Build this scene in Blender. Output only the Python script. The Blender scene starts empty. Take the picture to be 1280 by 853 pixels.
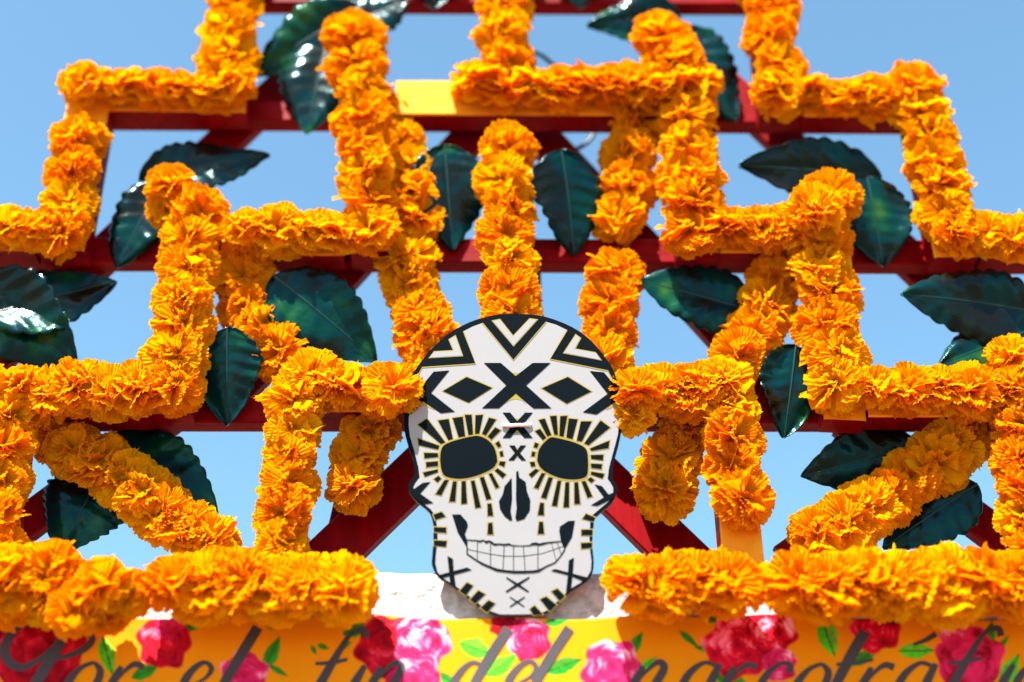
import bpy, bmesh, math, random
import numpy as np
from mathutils import Vector, Matrix, noise
from mathutils.geometry import tessellate_polygon

scene = bpy.context.scene
COL = scene.collection
R = math.radians

# ---------------------------------------------------------------- camera, sky, sun, exposure
FPX = 1778.0                       # 50 mm lens on a 36 mm sensor, in photo pixels (1280 wide)
PITCH = R(32.0)
DIST = 2.22                        # along the view axis to the lattice
CAM = Vector((0.0, -DIST * math.cos(PITCH), 1.6))
cd = bpy.data.cameras.new('camera'); cam = bpy.data.objects.new('camera', cd); COL.objects.link(cam)
cam.location = CAM
cam.rotation_euler = (math.pi / 2 + PITCH, 0, 0)
cd.sensor_width = 36.0; cd.lens = 50.0; cd.clip_start = 0.05; cd.clip_end = 5000
cd.dof.use_dof = True; cd.dof.focus_distance = 2.07; cd.dof.aperture_fstop = 1.15
scene.camera = cam

SUN_TO = Vector((-0.54, -1.0, 1.85)).normalized()      # towards the sun: upper left, behind the camera
elev = math.asin(SUN_TO.z)
w = bpy.data.worlds.new('World'); scene.world = w; w.use_nodes = True
nt = w.node_tree; bg = nt.nodes['Background']
sky = nt.nodes.new('ShaderNodeTexSky'); sky.sky_type = 'NISHITA'; sky.sun_disc = False
sky.sun_elevation = elev; sky.sun_rotation = math.atan2(SUN_TO.x, SUN_TO.y)
sky.air_density = 1.0; sky.dust_density = 0.9; sky.ozone_density = 0.25; sky.altitude = 0
wb = nt.nodes.new('ShaderNodeMix'); wb.data_type = 'RGBA'; wb.blend_type = 'MULTIPLY'; wb.inputs[0].default_value = 1.0
wb.inputs[7].default_value = (0.80, 1.07, 1.03, 1)          # the photograph's cool white balance
nt.links.new(sky.outputs[0], wb.inputs[6]); nt.links.new(wb.outputs[2], bg.inputs[0]); bg.inputs[1].default_value = 0.065
sl = bpy.data.lights.new('sun', 'SUN'); so = bpy.data.objects.new('sun', sl); COL.objects.link(so)
sl.energy = 5.0; sl.angle = R(0.5); sl.color = (1.0, 0.95, 0.87)
so.rotation_euler = SUN_TO.to_track_quat('Z', 'Y').to_euler(); so.location = (0, -3, 6)
vs = scene.view_settings
vs.view_transform = 'Standard'; vs.look = 'None'; vs.gamma = 1.0; vs.use_curve_mapping = False
vs.exposure = 2.25
scene.cycles.max_bounces = 18; scene.cycles.diffuse_bounces = 16; scene.cycles.transmission_bounces = 16   # light passes through many paper sheets

# ---------------------------------------------------------------- geometry helpers
FWD = Vector((0, math.cos(PITCH), math.sin(PITCH))); UP = Vector((0, -math.sin(PITCH), math.cos(PITCH)))
def ray(x, y):
    return FWD + Vector((1, 0, 0)) * ((x - 640.0) / FPX) + UP * ((426.5 - y) / FPX)
def P(x, y, Y=0.0):                    # photo pixel -> point on the upright plane at depth Y
    d = ray(x, y); return CAM + d * ((Y - CAM.y) / d.y)
def mpp(p):                            # metres per photo pixel at a point
    return (p - CAM).dot(FWD) / FPX

def tag(o, label=None, cat=None, group=None, kind=None):
    if label: o['label'] = label
    if cat: o['category'] = cat
    if group: o['group'] = group
    if kind: o['kind'] = kind
    return o
def empty(name, loc):
    o = bpy.data.objects.new(name, None); COL.objects.link(o); o.location = loc
    o.empty_display_size = 0.05
    return o
def mesh_obj(name, verts, faces, mat, parent=None, smooth=False, mats=None, fmat=None):
    me = bpy.data.meshes.new(name); me.from_pydata([tuple(v) for v in verts], [], faces); me.update()
    for m in (mats or [mat]): me.materials.append(m)
    if fmat: me.polygons.foreach_set('material_index', fmat)
    if smooth: me.polygons.foreach_set('use_smooth', [True] * len(me.polygons))
    o = bpy.data.objects.new(name, me); COL.objects.link(o)
    if parent is not None:
        o.parent = parent
        o.matrix_parent_inverse = Matrix.Translation(-parent.location)
    return o

# ---------------------------------------------------------------- materials
def new_mat(name):
    m = bpy.data.materials.new(name); m.use_nodes = True
    n = m.node_tree.nodes; l = m.node_tree.links
    return m, n, l, n['Principled BSDF']
def noise_node(n, l, scale, detail=4, rough=0.55, coord='Object'):
    tc = n.new('ShaderNodeTexCoord'); t = n.new('ShaderNodeTexNoise')
    t.inputs['Scale'].default_value = scale; t.inputs['Detail'].default_value = detail
    t.inputs['Roughness'].default_value = rough
    l.new(tc.outputs[coord], t.inputs['Vector']); return t
def ramp(n, l, src, stops):
    r = n.new('ShaderNodeValToRGB'); e = r.color_ramp.elements
    while len(e) < len(stops): e.new(0.5)
    for k, (p, c) in enumerate(stops): e[k].position = p; e[k].color = (*c, 1)
    l.new(src, r.inputs[0]); return r
def bump(n, l, src, dist, strength=1.0):
    b = n.new('ShaderNodeBump'); b.inputs['Distance'].default_value = dist; b.inputs['Strength'].default_value = strength
    l.new(src, b.inputs['Height']); return b

def paper_mat():
    m, n, l, bs = new_mat('marigold_paper')
    n.remove(bs); out = n['Material Output']
    oi = n.new('ShaderNodeObjectInfo')
    cr = ramp(n, l, oi.outputs['Random'], [(0.0, (0.98, 0.43, 0.001)), (0.5, (0.985, 0.53, 0.0015)), (1.0, (0.985, 0.63, 0.002))])
    t = noise_node(n, l, 9.0, 3)
    mix = n.new('ShaderNodeMix'); mix.data_type = 'RGBA'; mix.blend_type = 'MULTIPLY'; mix.inputs[0].default_value = 1
    c2 = ramp(n, l, t.outputs['Fac'], [(0.3, (1, 0.88, 0.8)), (0.7, (1, 1, 1))])
    l.new(cr.outputs[0], mix.inputs[6]); l.new(c2.outputs[0], mix.inputs[7])
    df = n.new('ShaderNodeBsdfDiffuse'); tr = n.new('ShaderNodeBsdfTranslucent'); ms = n.new('ShaderNodeMixShader')
    ms.inputs[0].default_value = 0.5
    t2 = noise_node(n, l, 60.0, 3)
    b = bump(n, l, t2.outputs['Fac'], 0.25, 0.6)
    l.new(b.outputs[0], df.inputs['Normal'])
    mt = n.new('ShaderNodeMix'); mt.data_type = 'RGBA'; mt.blend_type = 'MULTIPLY'; mt.inputs[0].default_value = 1
    mt.inputs[7].default_value = (1.0, 0.56, 0.3, 1)          # light that passes through the sheet comes out redder
    l.new(mix.outputs[2], mt.inputs[6])
    l.new(mix.outputs[2], df.inputs[0]); l.new(mt.outputs[2], tr.inputs[0])
    l.new(df.outputs[0], ms.inputs[1]); l.new(tr.outputs[0], ms.inputs[2]); l.new(ms.outputs[0], out.inputs[0])
    return m
def paint_mat(name, c1, c2, rough=0.5, grain=(40, 40, 40), bdist=0.0015, wear=None):
    m, n, l, bs = new_mat(name)
    tc = n.new('ShaderNodeTexCoord'); mp = n.new('ShaderNodeMapping'); mp.inputs['Scale'].default_value = grain
    l.new(tc.outputs['Object'], mp.inputs[0])
    t = n.new('ShaderNodeTexNoise'); t.inputs['Scale'].default_value = 1; t.inputs['Detail'].default_value = 6
    l.new(mp.outputs[0], t.inputs['Vector'])
    cr = ramp(n, l, t.outputs['Fac'], [(0.3, c1), (0.7, c2)])
    col = cr.outputs[0]
    if wear:
        t2 = noise_node(n, l, 28.0, 8, 0.7)
        f = ramp(n, l, t2.outputs['Fac'], [(0.66, (0, 0, 0)), (0.70, (1, 1, 1))])
        mx = n.new('ShaderNodeMix'); mx.data_type = 'RGBA'
        l.new(f.outputs[0], mx.inputs[0]); l.new(col, mx.inputs[6]); mx.inputs[7].default_value = (*wear, 1)
        col = mx.outputs[2]
    l.new(col, bs.inputs['Base Color'])
    bs.inputs['Roughness'].default_value = rough; bs.inputs['Specular IOR Level'].default_value = 0.05
    b = bump(n, l, t.outputs['Fac'], bdist); l.new(b.outputs[0], bs.inputs['Normal'])
    return m
def leaf_mat():
    m, n, l, bs = new_mat('glossy_leaf')
    t = noise_node(n, l, 14.0, 3, 0.5)
    oi = n.new('ShaderNodeObjectInfo')
    ad = n.new('ShaderNodeMath'); ad.operation = 'MULTIPLY_ADD'; ad.inputs[1].default_value = 0.16; ad.inputs[2].default_value = -0.08
    l.new(oi.outputs['Random'], ad.inputs[0])
    a2 = n.new('ShaderNodeMath'); a2.operation = 'ADD'; l.new(t.outputs['Fac'], a2.inputs[0]); l.new(ad.outputs[0], a2.inputs[1])
    cr = ramp(n, l, a2.outputs[0], [(0.40, (0.004, 0.003, 0.001)), (0.50, (0.0002, 0.013, 0.016)), (0.60, (0.0004, 0.018, 0.013)), (0.68, (0.004, 0.040, 0.012)), (0.80, (0.028, 0.070, 0.003))])  # darkest brown stop paints shade patches into the blade; teal, green, flecks are leaf colour
    l.new(cr.outputs[0], bs.inputs['Base Color'])
    bs.inputs['Roughness'].default_value = 0.2
    bs.inputs['Specular IOR Level'].default_value = 0.2; bs.inputs['Specular Tint'].default_value = (0.30, 0.85, 0.95, 1)
    t2 = noise_node(n, l, 60.0, 3); b = bump(n, l, t2.outputs['Fac'], 0.0012); l.new(b.outputs[0], bs.inputs['Normal'])
    return m
def plain_mat(name, c, rough=0.45, spec=0.5, nz=0.06):
    m, n, l, bs = new_mat(name)
    t = noise_node(n, l, 30.0, 5)
    lo = tuple(max(0, v * (1 - nz)) for v in c); hi = tuple(min(1, v * (1 + nz)) for v in c)
    cr = ramp(n, l, t.outputs['Fac'], [(0.3, lo), (0.7, hi)]); l.new(cr.outputs[0], bs.inputs['Base Color'])
    bs.inputs['Roughness'].default_value = rough; bs.inputs['Specular IOR Level'].default_value = spec
    return m
def stucco_mat():
    m, n, l, bs = new_mat('white_stucco')
    t = noise_node(n, l, 55.0, 6, 0.6)
    cr = ramp(n, l, t.outputs['Fac'], [(0.36, (0.27, 0.25, 0.24)), (0.56, (0.45, 0.43, 0.415))]); l.new(cr.outputs[0], bs.inputs['Base Color'])
    bs.inputs['Roughness'].default_value = 0.9
    b = bump(n, l, t.outputs['Fac'], 0.010); l.new(b.outputs[0], bs.inputs['Normal'])
    return m
def fabric_mat():
    m, n, l, bs = new_mat('printed_fabric')
    a = n.new('ShaderNodeAttribute'); a.attribute_name = 'print'
    l.new(a.outputs['Color'], bs.inputs['Base Color']); bs.inputs['Roughness'].default_value = 0.6; bs.inputs['Specular IOR Level'].default_value = 0.06
    t = noise_node(n, l, 900.0, 2); b = bump(n, l, t.outputs['Fac'], 0.0006); l.new(b.outputs[0], bs.inputs['Normal'])
    return m
def ground_mat():
    m, n, l, bs = new_mat('paving')
    t = noise_node(n, l, 3.0, 8); cr = ramp(n, l, t.outputs['Fac'], [(0.3, (0.125, 0.070, 0.045)), (0.7, (0.19, 0.11, 0.075))])
    l.new(cr.outputs[0], bs.inputs['Base Color']); bs.inputs['Roughness'].default_value = 0.9
    return m

M_PAPER = paper_mat()
M_RED = paint_mat('red_paint', (0.115, 0.0002, 0.001), (0.185, 0.0006, 0.003), 0.5, (60, 60, 9), 0.0012)
M_REDX = paint_mat('red_paint_rail', (0.115, 0.0002, 0.001), (0.185, 0.0006, 0.003), 0.5, (9, 60, 60), 0.0012, (0.20, 0.012, 0.010))
M_YEL = paint_mat('yellow_paint', (0.60, 0.22, 0.006), (0.72, 0.30, 0.014), 0.55, (30, 30, 30), 0.0015, (0.70, 0.34, 0.08))
M_LEAF = leaf_mat()
M_RIB = plain_mat('leaf_rib', (0.003, 0.030, 0.030), 0.3, 0.3)
M_BLACK = plain_mat('skull_black', (0.0016, 0.0042, 0.0065), 0.7, 0.02)
M_WHITE = plain_mat('skull_white', (0.228, 0.230, 0.242), 0.5, 0.08, 0.012)
M_GOLD = plain_mat('skull_gold', (0.23, 0.175, 0.03), 0.4, 0.1)
M_EDGE = plain_mat('board_edge', (0.10, 0.06, 0.04), 0.7)
M_CABLE = plain_mat('black_rubber', (0.012, 0.012, 0.013), 0.5)
M_WIRE = plain_mat('pale_wire', (0.75, 0.62, 0.62), 0.35)
M_STUCCO = stucco_mat(); M_FAB = fabric_mat(); M_GROUND = ground_mat()
M_LETTER = plain_mat('grey_lettering', (0.050, 0.046, 0.052), 0.7, 0.05)

# ---------------------------------------------------------------- setting
g = mesh_obj('ground', [(-900, -900, 0), (900, -900, 0), (900, 900, 0), (-900, 900, 0)], [(0, 1, 2, 3)], M_GROUND)
tag(g, kind='structure')

WALL_Y = -0.055
WTOP = P(500, 714, WALL_Y).z
# stuccoed wall: fine uneven grid on its front, plain box behind
def build_wall():
    bm = bmesh.new()
    x0, x1 = -1.9, 1.9
    bmesh.ops.create_cube(bm, size=1, matrix=Matrix.Translation((0, WALL_Y + 0.156, WTOP / 2 - 0.003)) @ Matrix.Diagonal((x1 - x0 - 0.01, 0.30, WTOP - 0.006, 1)))
    z0 = WTOP - 0.5; nx, nz = 420, 56
    vv = []
    for j in range(nz + 1):
        row = []
        for i in range(nx + 1):
            x = x0 + (x1 - x0) * i / nx; z = z0 + 0.5 * j / nz
            d = noise.fractal(Vector((x * 45, z * 45, 3)), 0.7, 2.0, 4) * 0.0022
            edge = 0.010 * max(0, (j - nz + 3) / 3.0) ** 2
            row.append(bm.verts.new((x, WALL_Y - d + edge, z + (noise.noise(Vector((x * 20, 7, 0))) * 0.003 if j == nz else 0))))
        vv.append(row)
    for j in range(nz):
        for i in range(nx):
            bm.faces.new((vv[j][i], vv[j][i + 1], vv[j + 1][i + 1], vv[j + 1][i])).smooth = True
    for i in range(nx):                       # cap back over the wall top
        a, b = vv[nz][i], vv[nz][i + 1]
        c = bm.verts.new((b.co.x, WALL_Y + 0.30, WTOP)); d = bm.verts.new((a.co.x, WALL_Y + 0.30, WTOP))
        bm.faces.new((a, b, c, d))
    me = bpy.data.meshes.new('wall'); bm.to_mesh(me); bm.free(); me.materials.append(M_STUCCO)
    o = bpy.data.objects.new('wall', me); COL.objects.link(o)
    return o
tag(build_wall(), 'rough white stuccoed wall carrying the lattice behind the flowered banner', 'wall')

# ---------------------------------------------------------------- red lattice with yellow-faced step boards
frame = empty('lattice_frame', (0, 0.02, WTOP))
tag(frame, 'red painted wooden lattice with yellow faced stepped boards behind the marigolds', 'lattice')
def plank(name, p0, p1, wid, y0, y1, mats, yellow=False, uneven=0.0):
    """box along p0-p1 in the XZ plane, width wid (m), from depth y0 (front) to y1"""
    a = Vector((p0.x, 0, p0.z)); b = Vector((p1.x, 0, p1.z)); d = (b - a); L = d.length; d.normalize()
    s = Vector((-d.z, 0, d.x)) * (wid / 2)
    v = []; n = 6
    ch = 0.0025
    for k in range(n + 1):
        c = a + d * (L * k / n)
        j = 0.0012 * noise.noise(Vector((c.x * 7, c.z * 7, y0 * 50)))
        s2 = s * (1 + j * 10)
        e = s.normalized() * ch
        v += [c - s2 + Vector((0, y0 + ch, 0)), c - s2 + e + Vector((0, y0, 0)), c + s2 - e + Vector((0, y0, 0)),
              c + s2 + Vector((0, y0 + ch, 0)), c + s2 + Vector((0, y1, 0)), c - s2 + Vector((0, y1, 0))]
    f = []; fm = []
    for k in range(n):
        for q in range(6):
            f.append((k * 6 + q, k * 6 + (q + 1) % 6, (k + 1) * 6 + (q + 1) % 6, (k + 1) * 6 + q)); fm.append(1 if (yellow and q in (0, 1, 2)) else 0)
    f.append(tuple(range(6))); fm.append(0); f.append(tuple(n * 6 + q for q in range(6))[::-1]); fm.append(0)
    o = mesh_obj(name, v, f, None, frame, mats=mats, fmat=fm)
    bm = bmesh.new(); bm.from_mesh(o.data); bmesh.ops.recalc_face_normals(bm, faces=bm.faces); bm.to_mesh(o.data); bm.free()
    return o
def rail(xa, ya, xb, yb, hpx, k):
    pa, pb = P(xa, ya, 0), P(xb, yb, 0)
    return plank('rail', pa, pb, hpx * mpp(P(640, (ya + yb) / 2)) / 0.86, 0.0 + k * 0.0004, 0.030 + k * 0.0004, [M_REDX])
rail(296, -8, 962, -6, 26, 0)                 # row behind the topmost garland tips
rail(128, 137, 1145, 142, 27, 1)
rail(-140, 310, 1420, 315, 32, 2)
rail(-260, 511, 1540, 512, 32, 3)
rail(330, -185, 950, -183, 24, 4)
def brace(xa, ya, xb, yb, wpx, lvl):
    pa, pb = P(xa, ya, 0.045), P(xb, yb, 0.045)
    m = mpp(P((xa + xb) / 2, (ya + yb) / 2))
    y0 = 0.0315 + lvl * 0.021
    return plank('brace', pa, pb, wpx * m * 1.08, y0, y0 + 0.020, [M_RED])
for s, lv in ((-1, 0), (1, 1)):
    X = lambda x: 637 + s * x
    brace(X(18), 140, X(372), 522, 46, lv)
    brace(X(165), 0, X(720), 520, 46, lv)
    brace(X(10), 490, X(268), 740, 58, lv)
    brace(X(420), 520, X(690), 720, 44, lv)
nfr = [0]
def board(xa, ya, xb, yb, wpx, lift=0.0, yellow=True):
    """step board: red sides, yellow front, on the front of the rails"""
    nfr[0] += 1; e = (nfr[0] % 9) * 0.0003 + lift
    pa, pb = P(xa, ya, -0.025), P(xb, yb, -0.025)
    m = mpp(P((xa + xb) / 2, (ya + yb) / 2))
    return plank('step_board', pa, pb, wpx * m * (0.88 if abs(xa - xb) < abs(ya - yb) else 1.16), -0.041 - e, -0.0006 - e * 0.1, [M_RED, M_YEL], yellow)
for args in [
    (300, -120, 281, 150, 58), (128, 126, 285, 128, 44), (115, 128, 79, 322, 62), (-120, 297, 50, 299, 46),
    (627, -190, 631, 100, 56), (495, 130, 895, 131, 48), (632, 176, 637, 440, 50),
    (440, 40, 464, 324, 52), (280, 304, 432, 304, 46), (243, 255, 214, 524, 58), (-180, 502, 192, 503, 48), (20, 520, -8, 710, 50),
    (372, 470, 356, 712, 50), (392, 500, 516, 500, 42),
    (945, -120, 975, 152, 56), (1000, 134, 1130, 135, 44), (1142, 100, 1192, 330, 58), (1220, 308, 1400, 309, 44),
    (838, 40, 872, 324, 56), (897, 302, 1010, 302, 44), (1030, 240, 1054, 532, 56), (1079, 503, 1500, 504, 48), (1258, 440, 1290, 710, 50),
    (905, 470, 928, 712, 56), (770, 502, 880, 501, 42)]:
    board(*args)
# battens that carry the set-back garlands
for a in [(497, 160, 535, 470, 30), (800, 150, 757, 470, 30), (285, 330, 395, 490, 30), (985, 330, 888, 500, 30),
          (452, 530, 425, 650, 30), (862, 530, 826, 650, 30), (60, 535, 290, 712, 30), (1232, 510, 980, 690, 30)]:
    pa, pb = P(a[0], a[1], 0.06), P(a[2], a[3], 0.06)
    plank('batten', pa, pb, a[4] * 0.00125, 0.0735, 0.0900, [M_RED])

# ---------------------------------------------------------------- paper marigolds
def flower_mesh(seed):
    rnd = random.Random(seed); V = []; F = []
    openness = rnd.uniform(0.0, 1.0)
    layers = [(106, 8, 0.96), (92, 10, 1.01), (78, 10, 1.02), (64, 9, 1.01), (50, 8, 0.99), (37, 7, 0.95 - 0.08 * openness), (24, 5, 0.91 - 0.16 * openness),
              (11, 3, 0.84 - 0.28 * openness)]
    NA, NR = 13, 6
    for th0, n, L0 in layers:
        off = rnd.random()
        for j in range(n):
            ph = 2 * math.pi * (j + off + rnd.gauss(0, 0.12)) / n
            th = R(th0 + rnd.gauss(0, 7)); L = L0 * (1 + rnd.gauss(0, 0.045))
            s = rnd.uniform(0.28, 0.48); amp = rnd.uniform(0.014, 0.032); curl = rnd.gauss(-0.20, 0.13)
            d = Vector((math.sin(th) * math.cos(ph), math.sin(th) * math.sin(ph), math.cos(th)))
            eph = Vector((-math.sin(ph), math.cos(ph), 0)); tw = rnd.gauss(0, 0.35)
            eth = d.cross(eph).normalized()
            eph, eth = eph * math.cos(tw) + eth * math.sin(tw), eth * math.cos(tw) - eph * math.sin(tw)
            roll = rnd.gauss(0, 0.18); lob = rnd.uniform(0.6, 2.2)
            b0 = len(V); ph2 = rnd.random() * 6
            for i in range(NA):
                a = -1 + 2 * i / (NA - 1)
                jag = rnd.uniform(-0.05, 0.04)
                zig = amp * (1 if i % 2 else -1) * rnd.uniform(0.6, 1.4)
                for k in range(NR):
                    r = 0.12 + 0.88 * k / (NR - 1)
                    rr = L * r * (1 - 0.13 * a * a) + (jag if k == NR - 1 else 0) * L
                    ang = a * s * (0.75 + 0.35 * r)
                    p = d * (rr * math.cos(ang)) + eph * (rr * math.sin(ang))
                    p += eth * (zig * r * (0.6 + 0.9 * r) + curl * r * r + roll * a * r * r + 0.085 * math.sin(lob * 2.4 * a + ph2) * r * r)
                    V.append(p)
            for i in range(NA - 1):
                for k in range(NR - 1):
                    q = b0 + i * NR + k
                    F.append((q, q + NR, q + NR + 1, q + 1))
    V = [Vector((v.x, v.y, v.z * 0.86 + 0.10)) for v in V]
    me = bpy.data.meshes.new('flower'); me.from_pydata([tuple(v) for v in V], [], F); me.update(); me.materials.append(M_PAPER)
    return me
FL = [flower_mesh(100 + k) for k in range(16)]
frnd = random.Random(7)
def put_flower(parent, x, y, rpx, Yb, up=0.0, side=0.0, calm=False):
    p = P(x, y, Yb - 0.012)
    r = rpx * mpp(p) * 1.02
    n = Vector((side * 0.8 + frnd.gauss(0, 0.18), -1.0, up + frnd.gauss(0, 0.18)))
    q = n.to_track_quat('Z', 'Y') @ Matrix.Rotation(frnd.random() * 6.283, 3, 'Z').to_quaternion()
    o = bpy.data.objects.new('flower', frnd.choice(FL)); COL.objects.link(o)
    o.parent = parent
    o.matrix_parent_inverse = Matrix.Translation(-parent.location)
    o.location = p; o.rotation_mode = 'QUATERNION'; o.rotation_quaternion = q
    sc = r * frnd.uniform(0.95, 1.08); o.scale = (sc, sc, sc * frnd.uniform(0.92, 1.08))
    return o
def strand(parent, pts, rpx, Yb, gap=38, up=0.0, jit=4.0):
    """flowers packed along a pixel polyline; alternate flowers lean to either side of the strand"""
    seg = [(pts[i], pts[i + 1]) for i in range(len(pts) - 1)]
    tot = sum(math.dist(a, b) for a, b in seg); n = max(1, round(tot / (gap * 0.97)))
    for k in range(n + 1):
        d = tot * k / n
        for a, b in seg:
            L = math.dist(a, b)
            if d <= L + 1e-6:
                t = d / L; x = a[0] + (b[0] - a[0]) * t; y = a[1] + (b[1] - a[1]) * t
                nx, ny = -(b[1] - a[1]) / L, (b[0] - a[0]) / L
                break
            d -= L
        sg = (1 if k % 2 else -1) * frnd.uniform(0.5, 1.0)
        x += nx * sg * 2.5 + frnd.gauss(0, jit * 0.4); y += ny * sg * 2.5 + frnd.gauss(0, jit * 0.4)
        put_flower(parent, x, y, rpx * frnd.uniform(0.95, 1.05), Yb, up - ny * sg * 0.3, nx * sg * 0.42)
def garland(label, group, runs, Yb, singles=(), name='marigold_garland'):
    x0, y0 = runs[0][0][0] if runs else singles[0][:2]
    g = empty(name, P(x0, y0, Yb)); tag(g, label, 'garland', group)
    for pts, r, gap, up in runs: strand(g, pts, r, Yb, gap, up)
    for sgl in singles: put_flower(g, sgl[0], sgl[1], sgl[2], Yb + (sgl[3] if len(sgl) > 3 else 0), sgl[4] if len(sgl) > 4 else 0)
    return g
YF = -0.046
GS = 'stepped marigold garlands'
garland('outermost stepped marigold garland with bare yellow board under its corner flower', GS,
        [([(292, -60), (283, 108)], 36, 36, 0), ([(160, 113), (262, 116)], 31, 33, 0.45), ([(98, 178), (82, 292)], 35, 36, 0), ([(-60, 285), (52, 287)], 33, 36, 0.3)],
        YF, [(108, 108, 33, -0.01, 0.2)])
garland('outermost stepped marigold garland running unbroken round its corner', GS,
        [([(950, -60), (975, 118)], 36, 36, 0), ([(1012, 121), (1100, 124)], 31, 33, 0.45), ([(1142, 112), (1192, 298)], 36, 36, 0), ([(1232, 296), (1340, 298)], 33, 36, 0.3)], YF)
garland('middle stepped marigold garland whose small end flower droops sideways over a leaf', GS,
        [([(440, 50), (452, 110), (458, 190), (462, 290)], 36, 37, 0), ([(312, 293), (420, 293)], 36, 37, 0.4),
         ([(242, 268), (232, 365), (218, 485)], 38, 37, 0), ([(-50, 492), (175, 492)], 39, 39, 0.3), ([(14, 520), (-4, 690)], 36, 40, 0)],
        YF, [(212, 234, 29, -0.01, 0.3), (208, 262, 24, 0, -0.4)])
garland('middle stepped marigold garland ending in two large fan shaped flowers', GS,
        [([(828, 52), (856, 100), (862, 190), (868, 292)], 36, 37, 0), ([(915, 287), (985, 289)], 36, 35, 0.3),
         ([(1022, 300), (1034, 380), (1048, 482)], 39, 38, 0), ([(1095, 492), (1330, 492)], 38, 38, 0.35), ([(1264, 455), (1286, 690)], 36, 40, 0)],
        YF, [(1038, 248, 37, -0.01, 0.25), (1018, 268, 38, -0.03, -0.1)])
garland('inner stepped marigold garland beside the skull with its upright on a fully covered post', GS,
        [([(384, 470), (368, 520), (352, 682)], 37, 37, 0), ([(425, 488), (478, 490)], 37, 37, 0.3)], YF, [(492, 489, 36, -0.055, 0.2)])
garland('inner stepped marigold garland beside the skull with bare orange board at its foot', GS,
        [([(905, 480), (912, 540), (922, 622)], 38, 36, 0), ([(830, 492), (882, 490)], 38, 34, 0.3)], YF, [(797, 490, 34, -0.055, 0.2), (792, 520, 26, -0.050, -0.2)])
garland('thick horizontal marigold garland leaving bare yellow board at one end', 'straight marigold garlands',
        [([(604, 114), (862, 112)], 37, 33, 0.45)], YF)
garland('upright marigold garland rising above the thick horizontal one', 'straight marigold garlands',
        [([(627, -60), (631, 82)], 35, 35, 0)], YF)
garland('upright marigold garland between two hanging leaves, running down behind the skull', 'straight marigold garlands',
        [([(632, 190), (636, 320), (638, 400)], 36, 36, 0)], YF)
GB = 'set back marigold garlands in the shade'
garland('shaded marigold garland hanging behind the middle steps towards the skull crown', GB,
        [([(492, 150), (510, 215), (520, 278)], 33, 36, 0), ([(508, 330), (528, 400), (540, 452)], 38, 36, 0)], -0.004)
garland('shaded marigold garland in two lengths with a gap at the red rail', GB,
        [([(795, 160), (788, 215), (775, 275)], 36, 36, 0), ([(766, 346), (762, 400), (755, 452)], 36, 36, 0)], -0.004)
garland('short slanting marigold garland between two dark leaves under a step, one bright flower', GB,
        [([(300, 348), (318, 392), (352, 445)], 37, 36, 0)], -0.004)
garland('short slanting marigold garland with a flat fan shaped flower at its foot', GB,
        [([(982, 325), (962, 370), (950, 420), (922, 448)], 37, 36, 0)], -0.004)
garland('shaded stub of marigold garland beside the skull and a fully covered post', GB,
        [([(462, 540), (438, 610)], 36, 36, 0)], -0.004)
garland('shaded stub of marigold garland beside the post with bare orange board at its foot', GB,
        [([(860, 540), (828, 612)], 36, 36, 0)], -0.004)
garland('slanting marigold garland crossing two dark leaves down to a white patch of wall', GB,
        [([(70, 548), (98, 568), (158, 602), (205, 642), (262, 682)], 38, 36, 0)], 0.006)
garland('slanting marigold garland of round flowers above the unbroken row on the wall', GB,
        [([(1222, 535), (1185, 568), (1132, 606), (1078, 642), (1022, 672)], 40, 37, 0)], 0.006)
GW = 'marigold garlands along the top of the wall'
YW = WALL_Y - 0.040
garland('straggling marigolds drooping over the banner with white wall showing between them', GW,
        [([(-60, 718), (62, 719)], 44, 40, 0.4)], YW, [(18, 742, 40), (62, 748, 36), (128, 738, 38, -0.02), (98, 762, 36, -0.02), (136, 770, 26), (160, 744, 30, -0.01)])
garland('dense row of marigolds on the wall under the slanting garland beside the skull jaw', GW,
        [([(220, 734), (425, 739)], 46, 39, 0.35)], YW)
garland('short row of marigolds on the wall reaching to the skull jaw', GW,
        [([(798, 735), (905, 735)], 46, 38, 0.35)], YW)
garland('long unbroken row of marigolds on the wall under the round flowered slanting garland', GW,
        [([(998, 735), (1340, 734)], 47, 38, 0.35)], YW)

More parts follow.
